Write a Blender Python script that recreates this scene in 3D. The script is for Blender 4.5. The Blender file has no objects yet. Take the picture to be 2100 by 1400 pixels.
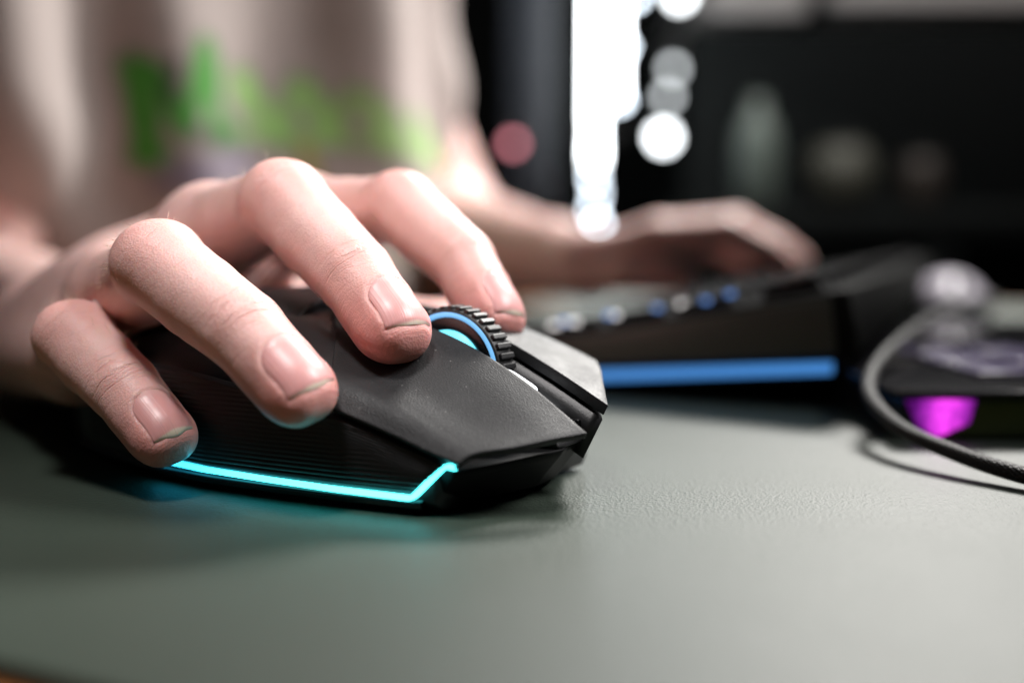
import bpy, bmesh, math, random
import numpy as np
from mathutils import Vector, Matrix

random.seed(4)
rng = np.random.default_rng(4)
MM = 0.001
scene = bpy.context.scene
col = scene.collection

# ------------------------------------------------------------------ camera, world, lights, exposure
cam_d = bpy.data.cameras.new('camera')
cam = bpy.data.objects.new('camera', cam_d)
col.objects.link(cam)
scene.camera = cam
cam_d.sensor_width = 36.0
cam_d.lens = 37.71
cam_d.clip_start = 0.005
cam_d.clip_end = 30.0
cam.location = (0, 0, 0.045)
cam.rotation_euler = (math.radians(90 - 5.58), 0, 0)
cam_d.dof.use_dof = True
cam_d.dof.focus_distance = 0.184
cam_d.dof.aperture_fstop = 4.6

world = bpy.data.worlds.new('World')
scene.world = world
world.use_nodes = True
bg = world.node_tree.nodes['Background']
bg.inputs[0].default_value = (0.55, 0.62, 0.68, 1)
bg.inputs[1].default_value = 0.012


def area_light(name, loc, target, size, power, color, size_y=None, spread=180):
    d = bpy.data.lights.new(name, 'AREA')
    d.energy = power
    d.color = color
    d.size = size
    d.spread = math.radians(spread)
    if size_y:
        d.shape = 'RECTANGLE'
        d.size_y = size_y
    o = bpy.data.objects.new(name, d)
    col.objects.link(o)
    o.location = Vector(loc) * MM
    v = Vector(target) * MM - o.location
    o.rotation_euler = v.to_track_quat('-Z', 'Y').to_euler()
    return o


area_light('back_softbox', (470, 1120, 900), (30, 230, 10), 0.32, 29.0, (1.0, 0.97, 0.93))
area_light('ceiling_lamp', (-70, 80, 420), (-45, 195, 35), 0.07, 0.055, (1.0, 0.96, 0.95), None, 34)
area_light('hand_fill', (250, 170, 330), (-30, 200, 35), 0.14, 0.13, (1.0, 0.97, 0.97), None, 42)  # added fill from the right for the fingers, narrow cone spares the torso
area_light('torso_fill', (540, 740, 500), (-80, 650, 130), 0.20, 0.50, (1.0, 0.97, 0.95), 0.3, 62)  # added light for the shirt's right side, no window stands there

area_light('shelf_fill', (800, 1250, 1100), (560, 1900, 420), 0.2, 4.0, (1.0, 0.95, 0.93))  # added light to brighten the shelf and wall behind
scene.view_settings.view_transform = 'Standard'
scene.view_settings.look = 'None'
scene.view_settings.exposure = 0.0
scene.view_settings.gamma = 1.0
scene.view_settings.use_curve_mapping = False
scene.cycles.use_denoising = True
scene.cycles.max_bounces = 6
scene.cycles.sample_clamp_indirect = 4.0
scene.cycles.caustics_reflective = False
scene.cycles.caustics_refractive = False


# ------------------------------------------------------------------ material helpers
class NT:
    def __init__(self, name):
        self.m = bpy.data.materials.new(name)
        self.m.use_nodes = True
        self.t = self.m.node_tree
        self.b = self.t.nodes['Principled BSDF']

    def n(self, typ, **kw):
        nd = self.t.nodes.new(typ)
        for k, v in kw.items():
            setattr(nd, k, v)
        return nd

    def link(self, a, b):
        self.t.links.new(a, b)

    def val(self, sock, v):
        if hasattr(v, 'is_output'):
            self.link(v, sock)
        else:
            sock.default_value = v

    def math(self, op, a, b=0.0, c=None, clamp=False):
        nd = self.n('ShaderNodeMath', operation=op)
        nd.use_clamp = clamp
        self.val(nd.inputs[0], a)
        self.val(nd.inputs[1], b)
        if c is not None:
            self.val(nd.inputs[2], c)
        return nd.outputs[0]

    def mix(self, fac, a, b, blend='MIX'):
        nd = self.n('ShaderNodeMix', data_type='RGBA', blend_type=blend)
        self.val(nd.inputs[0], fac)
        for s, v in ((nd.inputs[6], a), (nd.inputs[7], b)):
            if isinstance(v, tuple) and len(v) == 3:
                v = v + (1,)
            self.val(s, v)
        return nd.outputs[2]

    def attr(self, name):
        return self.n('ShaderNodeAttribute', attribute_name=name).outputs['Fac']

    def attr_col(self, name):
        return self.n('ShaderNodeAttribute', attribute_name=name).outputs['Color']

    def coords(self):
        return self.n('ShaderNodeTexCoord').outputs['Object']

    def noise(self, scale, detail=2.0, rough=0.5, vec=None, dist=0.0):
        nd = self.n('ShaderNodeTexNoise')
        nd.inputs['Scale'].default_value = scale
        nd.inputs['Detail'].default_value = detail
        nd.inputs['Roughness'].default_value = rough
        nd.inputs['Distortion'].default_value = dist
        self.link(vec if vec is not None else self.coords(), nd.inputs['Vector'])
        return nd.outputs['Fac']

    def vor(self, scale, vec=None, feature='F1'):
        nd = self.n('ShaderNodeTexVoronoi', feature=feature)
        nd.inputs['Scale'].default_value = scale
        self.link(vec if vec is not None else self.coords(), nd.inputs['Vector'])
        return nd.outputs['Distance']

    def ramp(self, fac, lo, hi, a=0.0, b=1.0, smooth=True):
        nd = self.n('ShaderNodeMapRange')
        if smooth:
            nd.interpolation_type = 'SMOOTHSTEP'
        self.val(nd.inputs[0], fac)
        for i, v in enumerate((lo, hi, a, b)):
            nd.inputs[i + 1].default_value = v
        return nd.outputs[0]

    def bump(self, height, dist, strength=1.0, normal=None):
        nd = self.n('ShaderNodeBump')
        nd.inputs['Strength'].default_value = strength
        nd.inputs['Distance'].default_value = dist
        self.link(height, nd.inputs['Height'])
        if normal is not None:
            self.link(normal, nd.inputs['Normal'])
        self.link(nd.outputs[0], self.b.inputs['Normal'])
        return nd.outputs[0]

    def set(self, **kw):
        names = dict(color='Base Color', rough='Roughness', metal='Metallic', spec='Specular IOR Level',
                     sss='Subsurface Weight', sss_scale='Subsurface Scale', coat='Coat Weight',
                     coat_rough='Coat Roughness', emit='Emission Color', emit_s='Emission Strength',
                     sheen='Sheen Weight', trans='Transmission Weight', ior='IOR')
        for k, v in kw.items():
            if isinstance(v, tuple) and len(v) == 3:
                v = v + (1,)
            self.val(self.b.inputs[names[k]], v)
        return self


def plain(name, color, rough=0.5, bump_scale=0, bump_d=0.0, **kw):
    m = NT(name)
    nz = m.noise(900.0, 3)
    c2 = tuple(min(1, c * 1.12) for c in color)
    c1 = tuple(c * 0.88 for c in color)
    m.set(color=m.mix(nz, c1, c2), rough=rough, **kw)
    if bump_scale:
        m.bump(m.noise(bump_scale, 2), bump_d)
    return m.m


def glow(name, color, strength, vary=0.0):
    m = NT(name)
    m.set(color=tuple(c * 0.5 for c in color), rough=0.4, emit=color)
    if vary:
        m.set(emit_s=m.ramp(m.noise(40.0, 1), 0.3, 0.7, strength * (1 - vary), strength * (1 + vary)))
    else:
        m.set(emit_s=strength)
    return m.m


# ------------------------------------------------------------------ mesh helpers (all coordinates in millimetres)
def link_mesh(name, verts, faces, mat=None, parent=None, smooth=True, loc=None, local=False):
    me = bpy.data.meshes.new(name)
    v = np.asarray(verts, dtype=np.float64) * MM
    me.from_pydata(v.tolist() if len(v) < 5000 else [tuple(q) for q in v], [], [tuple(int(i) for i in f) for f in faces])
    me.update()
    if smooth:
        me.polygons.foreach_set('use_smooth', [True] * len(me.polygons))
    if mat:
        me.materials.append(mat)
    return link_data(name, me, parent, loc, local)


def link_data(name, me, parent=None, loc=None, local=False, rot=None):
    o = bpy.data.objects.new(name, me)
    col.objects.link(o)
    if loc is not None:
        o.location = Vector(loc) * MM
    if rot is not None:
        o.rotation_euler = rot
    if parent:
        o.parent = parent
        if not local:
            bpy.context.view_layer.update()
            o.matrix_parent_inverse = parent.matrix_world.inverted()
    return o


def thing(name, label, cat, loc=(0, 0, 0), rotz=0.0, group=None):
    e = bpy.data.objects.new(name, None)
    e.empty_display_size = 0.02
    col.objects.link(e)
    e.location = Vector(loc) * MM
    e.rotation_euler = (0, 0, rotz)
    tag(e, label, cat, group)
    return e


def tag(o, label=None, cat=None, group=None, kind=None):
    for k, v in (('label', label), ('category', cat), ('group', group), ('kind', kind)):
        if v:
            o[k] = v
    return o


def bevel(o, w, seg=3, angle=30):
    md = o.modifiers.new('bevel', 'BEVEL')
    md.width = w * MM
    md.segments = seg
    md.limit_method = 'ANGLE'
    md.angle_limit = math.radians(angle)
    return o


def solidify(o, t, offset=-1):
    md = o.modifiers.new('solid', 'SOLIDIFY')
    md.thickness = t * MM
    md.offset = offset
    return o


def box_vf(x0, x1, y0, y1, z0, z1):
    v = [(x, y, z) for z in (z0, z1) for y in (y0, y1) for x in (x0, x1)]
    f = [(0, 2, 3, 1), (4, 5, 7, 6), (0, 1, 5, 4), (2, 6, 7, 3), (0, 4, 6, 2), (1, 3, 7, 5)]
    return v, f


def box(name, b, mat, parent=None, bev=0.0, local=True):
    v, f = box_vf(*b)
    o = link_mesh(name, v, f, mat, parent, smooth=bev > 0, local=local)
    if bev:
        bevel(o, bev)
    return o


def prism(name, poly, axis, lo, hi, mat, parent=None, bev=0.0, local=True):
    """extrude a 2-D polygon along an axis ('x','y','z')"""
    v = []
    for t in (lo, hi):
        for p, q in poly:
            v.append({'x': (t, p, q), 'y': (p, t, q), 'z': (p, q, t)}[axis])
    n = len(poly)
    f = [tuple(range(n)), tuple(range(2 * n - 1, n - 1, -1))]
    for i in range(n):
        j = (i + 1) % n
        f.append((i, i + n, j + n, j))
    o = link_mesh(name, v, f, mat, parent, smooth=bev > 0, local=local)
    fix_normals(o)
    if bev:
        bevel(o, bev)
    return o


def fix_normals(o):
    bm = bmesh.new()
    bm.from_mesh(o.data)
    bmesh.ops.recalc_face_normals(bm, faces=bm.faces)
    bm.to_mesh(o.data)
    bm.free()


def catmull(P, n):
    P = np.asarray(P, float)
    m = len(P)
    t = np.linspace(0, m - 1, n)
    i = np.minimum(t.astype(int), m - 2)
    u = (t - i)[:, None] if P.ndim == 2 else (t - i)[:, None, None]
    g = lambda k: P[np.clip(k, 0, m - 1)]
    p0 = np.where((i - 1 < 0).reshape(u.shape), 2 * g(i) - g(i + 1), g(i - 1))
    p3 = np.where((i + 2 > m - 1).reshape(u.shape), 2 * g(i + 1) - g(i), g(i + 2))
    p1, p2 = g(i), g(i + 1)
    return 0.5 * (2 * p1 + (p2 - p0) * u + (2 * p0 - 5 * p1 + 4 * p2 - p3) * u ** 2 + (3 * p1 - p0 - 3 * p2 + p3) * u ** 3)


def patch(net, n, m):
    """net: rows x cols x 3 -> smooth n x m grid"""
    G = catmull(np.asarray(net, float), n)
    G = np.transpose(catmull(np.transpose(G, (1, 0, 2)), m), (1, 0, 2))
    return G


def grid_faces(n, m, wrap=False):
    f = []
    for i in range(n - 1):
        for j in range(m if wrap else m - 1):
            k = (j + 1) % m
            f.append((i * m + j, i * m + k, (i + 1) * m + k, (i + 1) * m + j))
    return f


def grid_obj(name, G, mat, parent, thick=0.0, bev=0.0, local=True, flip=False, offset=-1):
    n, m = G.shape[:2]
    f = grid_faces(n, m)
    if flip:
        f = [q[::-1] for q in f]
    o = link_mesh(name, G.reshape(-1, 3), f, mat, parent, local=local)
    if thick:
        solidify(o, thick, offset)
    if bev:
        bevel(o, bev, 3, 50)
    return o


def tube(name, path, r, mat, parent=None, seg=12, n=None, local=True, attrs=False, caps=True):
    P = catmull(path, n) if n else np.asarray(path, float)
    N = len(P)
    rr = np.full(N, r) if np.isscalar(r) else np.interp(np.linspace(0, 1, N), np.linspace(0, 1, len(r)), r)
    T = np.gradient(P, axis=0)
    T /= np.linalg.norm(T, axis=1)[:, None]
    up = np.array([0, 0, 1.0])
    if abs(T[0] @ up) > 0.9:
        up = np.array([1.0, 0, 0])
    A = np.cross(T[0], up)
    V = []
    U = [0.0]
    for i in range(N):
        A = A - T[i] * (A @ T[i])
        A /= np.linalg.norm(A)
        B = np.cross(T[i], A)
        if i:
            U.append(U[-1] + np.linalg.norm(P[i] - P[i - 1]))
        for k in range(seg):
            a = 2 * math.pi * k / seg
            V.append(P[i] + rr[i] * (math.cos(a) * A + math.sin(a) * B))
    f = [q[::-1] for q in grid_faces(N, seg, True)]
    if caps:
        f += [tuple(range(seg)), tuple(range(N * seg - 1, (N - 1) * seg - 1, -1))]
    o = link_mesh(name, V, f, mat, parent, local=local)
    if attrs:
        me = o.data
        uv = me.uv_layers.new(name='UVMap')
        for lp in me.loops:
            i, k = divmod(lp.vertex_index, seg)
            uv.data[lp.index].uv = (U[i], k / seg)
        for p in me.polygons:
            li = list(p.loop_indices)
            us = [uv.data[l].uv[1] for l in li]
            if max(us) - min(us) > 0.5 and len(li) == 4:
                for l in li:
                    if uv.data[l].uv[1] < 0.5:
                        uv.data[l].uv[1] += 1.0
    return o


def lathe_y(name, prof, mat, parent, seg=64, loc=None):
    """profile of (radius, y) revolved about the local y axis"""
    V, n = [], len(prof)
    for k in range(seg):
        a = 2 * math.pi * k / seg
        for r, y in prof:
            V.append((r * math.cos(a), y, r * math.sin(a)))
    f = []
    for k in range(seg):
        l = (k + 1) % seg
        for i in range(n - 1):
            f.append((k * n + i, k * n + i + 1, l * n + i + 1, l * n + i))
    o = link_mesh(name, V, f, mat, parent, local=True, loc=loc)
    bm = bmesh.new(); bm.from_mesh(o.data)
    bmesh.ops.remove_doubles(bm, verts=bm.verts, dist=1e-6)
    bmesh.ops.recalc_face_normals(bm, faces=bm.faces)
    bm.to_mesh(o.data); bm.free()
    return o


# ------------------------------------------------------------------ materials
def mat_leather():
    m = NT('green_leather')
    c = m.coords()
    big = m.noise(14.0, 3, vec=c)
    fine = m.noise(1500.0, 3, 0.6, vec=c)
    cell = m.vor(2300.0, vec=c)
    cell2 = m.vor(1500.0, vec=c)
    base = m.mix(big, (0.030, 0.045, 0.032), (0.036, 0.052, 0.037))
    base = m.mix(m.ramp(cell, 0.0, 0.6), m.mix(0.5, base, (0.016, 0.022, 0.017)), base)
    rg = m.ramp(m.noise(60.0, 3, vec=c), 0.3, 0.7, 0.53, 0.54)
    m.set(color=base, rough=rg, spec=0.55)
    h = m.math('ADD', m.math('MULTIPLY', cell, 0.8), m.math('MULTIPLY', cell2, 0.7))
    h = m.math('ADD', h, m.math('MULTIPLY', fine, 0.35))
    m.bump(h, 0.00011, 0.7)
    return m.m


def mat_wood():
    m = NT('orange_wood')
    mp = m.n('ShaderNodeMapping')
    mp.inputs['Scale'].default_value = (3, 60, 20)
    m.link(m.coords(), mp.inputs[0])
    nz = m.noise(1.5, 5, 0.6, vec=mp.outputs[0], dist=1.2)
    m.set(color=m.mix(nz, (0.22, 0.075, 0.025), (0.48, 0.20, 0.07)), rough=0.4)
    return m.m


def mat_button_plastic():
    m = NT('grained_black_plastic')
    c = m.coords()
    mp = m.n('ShaderNodeMapping')
    mp.inputs['Scale'].default_value = (0.75, 1.5, 1.0)
    m.link(c, mp.inputs[0])
    v = m.vor(3000.0, vec=mp.outputs[0])
    n1 = m.noise(3400.0, 2, vec=mp.outputs[0])
    m.set(color=m.mix(m.ramp(m.vor(420.0, vec=c), 0.045, 0.075, 0.35, 0.0), m.mix(n1, (0.009, 0.0095, 0.010), (0.018, 0.018, 0.019)), (0.35, 0.34, 0.33)), rough=m.math('ADD', m.ramp(n1, 0.3, 0.7, 0.46, 0.56), m.ramp(m.noise(130.0, 4, 0.65, vec=c), 0.35, 0.7, 0.06, -0.06)), spec=0.38)
    m.bump(m.math('ADD', v, m.math('MULTIPLY', n1, 0.6)), 0.00006, 0.6)
    return m.m


def mat_skin():
    m = NT('skin')
    c = m.coords()
    fu, fd, fw, kn = m.attr('fu'), m.attr('fd'), m.attr('fw'), m.attr('knuckle')
    mott = m.noise(140.0, 4, 0.6, vec=c)
    blot = m.noise(45.0, 2, 0.5, vec=c)
    base = m.mix(mott, (0.80, 0.485, 0.440), (0.88, 0.605, 0.560))
    base = m.mix(m.ramp(blot, 0.45, 0.75, 0.0, 0.35), base, (0.80, 0.44, 0.39))
    # blood-red fingertips and knuckles
    tip = m.math('MULTIPLY', m.ramp(fu, 13.0, -4.0), fw)
    base = m.mix(m.math('MULTIPLY', tip, 0.72), base, (0.78, 0.30, 0.27))
    base = m.mix(m.math('MULTIPLY', kn, 0.50), base, (0.80, 0.36, 0.32))
    # creases across the joints: lines in the finger's own length coordinate
    wob = m.math('MULTIPLY', m.math('SUBTRACT', m.noise(190.0, 2, vec=c), 0.5), 3.4)
    wob2 = m.math('MULTIPLY', m.math('SUBTRACT', m.noise(900.0, 2, vec=c), 0.5), 0.5)
    u2 = m.math('ADD', m.math('ADD', fu, wob), wob2)

    def creases(period, width):
        ph = m.math('FRACT', m.math('DIVIDE', u2, period))
        return m.ramp(m.math('ABSOLUTE', m.math('SUBTRACT', ph, 0.5)), 0.0, width, 1.0, 0.0)
    cr = m.math('MULTIPLY', creases(1.75, 0.20), m.attr('crease'))
    cr2 = m.math('MULTIPLY', creases(0.62, 0.35), m.attr('crease'))
    brk = m.ramp(m.noise(260.0, 1, vec=c), 0.38, 0.60)
    cr = m.math('MULTIPLY', cr, brk)
    base = m.mix(m.math('MULTIPLY', cr, 0.30), base, (0.62, 0.26, 0.20))
    fine = m.vor(2600.0, vec=c)
    fine2 = m.noise(2300.0, 3, 0.65, vec=c)
    mid = m.noise(500.0, 2, vec=c)
    m.set(color=base, rough=m.ramp(mott, 0.3, 0.7, 0.36, 0.47), spec=0.48, sss=0.35, sss_scale=0.0025)
    m.b.inputs['Subsurface Radius'].default_value = (1.0, 0.36, 0.2)
    h = m.math('ADD', m.math('MULTIPLY', fine, 0.5), m.math('MULTIPLY', fine2, 0.6))
    h = m.math('ADD', h, m.math('MULTIPLY', mid, 1.1))
    cv = m.n('ShaderNodeCombineXYZ')
    m.link(m.math('MULTIPLY', fu, 2.6), cv.inputs[0]); m.link(m.math('MULTIPLY', fd, 3.0), cv.inputs[1])
    m.link(m.noise(60.0, 1, vec=c), cv.inputs[2])
    lines = m.noise(1.0, 3, 0.6, vec=cv.outputs[0])
    h = m.math('ADD', h, m.math('MULTIPLY', m.math('MULTIPLY', lines, fw), 1.9))
    h = m.math('SUBTRACT', h, m.math('MULTIPLY', cr, 2.4))
    h = m.math('SUBTRACT', h, m.math('MULTIPLY', cr2, 0.6))
    m.bump(h, 0.00008, 0.9)
    return m.m


def mat_nail():
    m = NT('fingernail')
    nu, nv = m.attr('nu'), m.attr('nv')
    c = m.coords()
    mott = m.noise(300.0, 2, vec=c)
    bed = m.mix(mott, (0.72, 0.33, 0.32), (0.80, 0.42, 0.40))
    bed = m.mix(m.ramp(nu, 0.22, 0.0, 0.0, 0.35), bed, (0.80, 0.58, 0.54))
    e = m.math('ADD', nu, m.math('MULTIPLY', m.math('SUBTRACT', mott, 0.5), 0.05))
    tip = m.n('ShaderNodeMapRange'); tip.interpolation_type = 'SMOOTHSTEP'
    m.link(e, tip.inputs[0])
    m.link(m.math('SUBTRACT', m.attr('free'), 0.035), tip.inputs[1])
    m.link(m.math('ADD', m.attr('free'), 0.02), tip.inputs[2])
    bed = m.mix(tip.outputs[0], bed, (0.92, 0.76, 0.62))
    rid = m.noise(1.0, 2, vec=None)
    wv = m.n('ShaderNodeTexNoise')
    wv.noise_dimensions = '1D'
    wv.inputs['Scale'].default_value = 26.0
    m.link(nv, wv.inputs['W'])
    m.set(color=bed, rough=0.37, spec=0.5, sss=0.25, sss_scale=0.0010, coat=0.06, coat_rough=0.2)
    m.b.inputs['Subsurface Radius'].default_value = (1.0, 0.4, 0.25)
    m.bump(m.math('ADD', wv.outputs[0], m.math('MULTIPLY', m.noise(1800.0, 2, vec=c), 0.15)), 0.00007, 0.8)
    return m.m


def mat_shirt():
    m = NT('cream_cotton')
    c = m.coords()
    n1 = m.noise(800.0, 2, vec=c)
    base = m.mix(n1, (0.43, 0.37, 0.35), (0.50, 0.435, 0.41))
    pr = m.n('ShaderNodeAttribute', attribute_name='print')
    base = m.mix(m.math('MULTIPLY', pr.outputs['Alpha'], 1.0), base, pr.outputs['Color'])
    m.set(color=base, rough=0.85, sheen=0.2, spec=0.2)
    m.bump(n1, 0.0003, 0.5)
    return m.m


def mat_braid():
    m = NT('braided_cable')
    uv = m.n('ShaderNodeUVMap').outputs[0]
    sx = m.n('ShaderNodeSeparateXYZ')
    m.link(uv, sx.inputs[0])
    u, v = sx.outputs[0], sx.outputs[1]
    k = m.math('MULTIPLY', u, 0.62)
    a = m.math('SINE', m.math('MULTIPLY', m.math('ADD', m.math('MULTIPLY', v, 12.0), k), 6.2832))
    b = m.math('SINE', m.math('MULTIPLY', m.math('SUBTRACT', m.math('MULTIPLY', v, 12.0), k), 6.2832))
    h = m.math('MAXIMUM', m.math('MULTIPLY', a, m.math('GREATER_THAN', m.math('MULTIPLY', a, b), 0.0)), m.math('MULTIPLY', b, 0.6))
    w = m.ramp(h, 0.0, 0.9)
    m.set(color=m.mix(w, (0.006, 0.006, 0.007), (0.034, 0.033, 0.032)), rough=0.5, spec=0.3)
    m.bump(h, 0.0003, 0.9)
    return m.m


M = {}
M['leather'] = mat_leather()
M['wood'] = mat_wood()
M['button'] = mat_button_plastic()
M['skin'] = mat_skin()
M['nail'] = mat_nail()
M['shirt'] = mat_shirt()
M['braid'] = mat_braid()
M['black'] = plain('black_plastic', (0.012, 0.012, 0.013), 0.38, 2200, 0.00003)
M['gloss_black'] = plain('glossy_black_plastic', (0.008, 0.008, 0.009), 0.18)
M['panel_black'] = plain('rubber_black', (0.011, 0.011, 0.012), 0.50, 2600, 0.00003)
M['grey_shell'] = NT('pale_grey_shell').set(color=(0.42, 0.42, 0.42), rough=0.45).m
sm_ = NT('cyan_light')
sx_ = sm_.n('ShaderNodeSeparateXYZ'); sm_.link(sm_.coords(), sx_.inputs[0])
sm_.set(color=(0.01, 0.2, 0.25), rough=0.4, emit=sm_.mix(sm_.ramp(sx_.outputs[0], -0.045, -0.005), (0.020, 0.36, 0.56), (0.045, 0.52, 0.53)),
        emit_s=sm_.math('ADD', sm_.ramp(sx_.outputs[0], -0.046, 0.009, 8.0, 10.0), sm_.ramp(sm_.noise(110.0, 1), 0.35, 0.65, -0.8, 0.8)))
M['cyan'] = sm_.m
M['ring_blue'] = glow('sky_blue_light', (0.18, 0.48, 0.86), 1.05)
M['hub_cyan'] = glow('bright_cyan_light', (0.16, 0.80, 1.0), 1.5)
M['white_led'] = glow('white_indicator', (0.92, 0.95, 1.0), 1.3)
M['blue_strip'] = glow('blue_keyboard_light', (0.06, 0.24, 0.62), 1.0)
M['blue_led'] = glow('blue_key_light', (0.10, 0.25, 0.65), 1.1)
M['glint'] = glow('white_key_glint', (0.9, 0.86, 0.84), 1.6)
M['kb_black'] = plain('keyboard_black', (0.009, 0.0095, 0.009), 0.8, 1500, 0.00004, spec=0.05)
M['nose_black'] = plain('nose_black_plastic', (0.005, 0.005, 0.0055), 0.6, spec=0.15)
M['kb_panel'] = plain('keyboard_end_panel', (0.060, 0.062, 0.054), 0.35)
M['key'] = plain('keycap_black', (0.008, 0.008, 0.009), 0.5, 1800, 0.00003, spec=0.15)
M['metal'] = plain('dark_metal', (0.22, 0.22, 0.23), 0.3, metal=1.0)
M['magenta'] = None
M['white_plastic'] = plain('white_plastic', (0.52, 0.48, 0.56), 0.35)
M['wall'] = plain('dark_wall', (0.009, 0.0105, 0.0105), 0.9, spec=0.1)
M['navy'] = plain('navy_cabinet', (0.005, 0.007, 0.012), 0.5)
M['shelf'] = plain('pale_grey_shelf', (0.55, 0.52, 0.50), 0.6)
M['lamp_white'] = glow('white_tube_light', (0.93, 0.98, 1.0), 20.0)
M['bead'] = glow('bluish_white_bead', (0.80, 0.90, 1.0), 16.0)
M['bulb'] = glow('white_bulb', (0.93, 0.97, 1.0), 11.0)
M['bulb_dim'] = glow('dim_bulb', (0.85, 0.90, 0.92), 4.0)
M['bulb_pink'] = glow('pink_bulb', (0.9, 0.30, 0.36), 3.5)
M['screen_dim'] = glow('dim_screen', (0.35, 0.42, 0.40), 0.10)

# ------------------------------------------------------------------ setting: desk, mat, wall
fwd = np.array([0.90, -0.436]); lat = np.array([0.436, 0.90])   # desk axes: away from the sitter, and to the sitter's left
rot_desk = math.atan2(fwd[1], fwd[0])
mat_o = np.array([-50.0, 108.0])                                # a point on the mat's right-hand edge
edge = (np.array([-70.0, 560.0]) - mat_o) @ fwd                 # the sitter's desk edge, measured along fwd

desk = thing('desk', 'orange brown wooden desk under the green mat', 'desk', (mat_o[0], mat_o[1], 0), rot_desk)
pl_w = 130.0
y = -300.0
k = 0
while y < 700:
    box('plank', (edge - 30, edge + 800, y, y + pl_w - 0.8, -25, -2.0), M['wood'], desk, 0.8)
    y += pl_w
for sx in (edge + 40, edge + 730):
    for sy in (-230, 650):
        box('leg', (sx, sx + 50, sy, sy + 50, -720, -26), M['wood'], desk, 2)

matv = []
mw0, mw1 = edge, edge + 760
ml1 = 700.0
def rrect(x0, x1, y0, y1, r, n=8):
    out = []
    for cx, cy, a0 in ((x1 - r, y1 - r, 0), (x0 + r, y1 - r, 90), (x0 + r, y0 + r, 180), (x1 - r, y0 + r, 270)):
        for i in range(n + 1):
            a = math.radians(a0 + 90 * i / n)
            out.append((cx + r * math.cos(a), cy + r * math.sin(a)))
    return out
desk_mat = prism('desk_mat', rrect(mw0, mw1, 0, ml1, 14), 'z', -2.0, 0.0, M['leather'], None)
desk_mat.location = (mat_o[0] * MM, mat_o[1] * MM, 0)
desk_mat.rotation_euler = (0, 0, rot_desk)
bevel(desk_mat, 0.7, 2)
tag(desk_mat, 'dark green grained leather desk mat under mouse and keyboard', 'desk mat')

v, f = box_vf(-3500, 3500, 2600, 2680, -760, 2400)
wall = link_mesh('wall', v, f, M['wall'], smooth=False)
tag(wall, kind='structure')
v, f = box_vf(-3500, 3500, -1500, 2600, -800, -760)
floor = link_mesh('floor', v, f, M['wall'], smooth=False)
tag(floor, kind='structure')

# ------------------------------------------------------------------ gaming mouse (local frame: x forward, y to the mouse's left, z up)
MO = np.array([-10.3, 195.3, 0.0]); TH = math.radians(-35)
mouse = thing('gaming_mouse', 'black angular gaming mouse with glowing cyan side strip under the right hand', 'mouse', MO, TH)
MF = np.array([math.cos(TH), math.sin(TH), 0]); ML = np.array([-math.sin(TH), math.cos(TH), 0])
def wor(a, b, z):
    return MO + a * MF + b * ML + np.array([0, 0, z])

# right button: rows rear -> front, columns inner -> outer
rb = [
    [(-27, -4.5, 33.4), (-21, -10, 30.6), (-14.5, -16.5, 26.6), (-9.2, -22.6, 23.2), (-6.5, -25.8, 20.8), (-4.0, -28.3, 17.0)],
    [(-11, -4.5, 30.8), (-8.5, -10, 27.4), (-4.2, -16.5, 22.9), (-1.1, -22.0, 20.5), (0.3, -24.8, 18.7), (1.8, -27.2, 15.2)],
    [(4, -4.5, 27.0), (4.5, -10, 24.0), (6.2, -16.5, 19.7), (6.9, -21.4, 17.6), (7.4, -23.9, 16.2), (8.0, -26.0, 13.2)],
    [(18, -4.5, 20.9), (17, -10, 18.9), (15.3, -16.5, 15.7), (13.9, -20.9, 14.3), (13.6, -23.0, 13.3), (13.6, -24.8, 11.2)],
    [(31, -4.5, 12.9), (28.2, -10, 12.5), (24.4, -16.5, 11.7), (20.9, -20.6, 11.2), (19.8, -22.2, 10.7), (19.0, -23.6, 9.6)],
]
G = patch(rb, 41, 36)
grid_obj('right_button', G, M['button'], mouse, 1.35, 0.35, offset=-1)
lb = [
    [(-27, 4.5, 34.0), (-22, 12, 32.0), (-18, 19, 30.4), (-14, 24.5, 28.6), (-12, 28, 24)],
    [(-11, 4.5, 31.5), (-9, 12, 30.0), (-7, 19, 28.9), (-4.5, 24.5, 27.2), (-3, 28, 23)],
    [(4, 4.5, 27.8), (4, 12, 27.2), (4, 19, 26.4), (4, 24.3, 25.0), (4, 27.5, 21.5)],
    [(17.5, 4.5, 22.2), (15, 12, 22.8), (13, 19, 23.0), (11, 24, 22.9), (10.3, 26.5, 20)],
    [(29.6, 4.5, 16.2), (24.4, 12, 18.4), (19.6, 19, 20.3), (15.6, 23.8, 21.3), (14, 26, 18.8)],
]
G = patch(lb, 37, 30)
grid_obj('left_button', G, M['button'], mouse, 2.0, 0.35, flip=True, offset=-1)
G2 = patch([[(a - 1.2, 4.6 + (b - 4.5) * 0.93, z - 2.6) for a, b, z in row] for row in lb], 24, 20)
grid_obj('button_support', G2, M['black'], mouse, 8.0, 0.0, flip=True, offset=-1)

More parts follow.
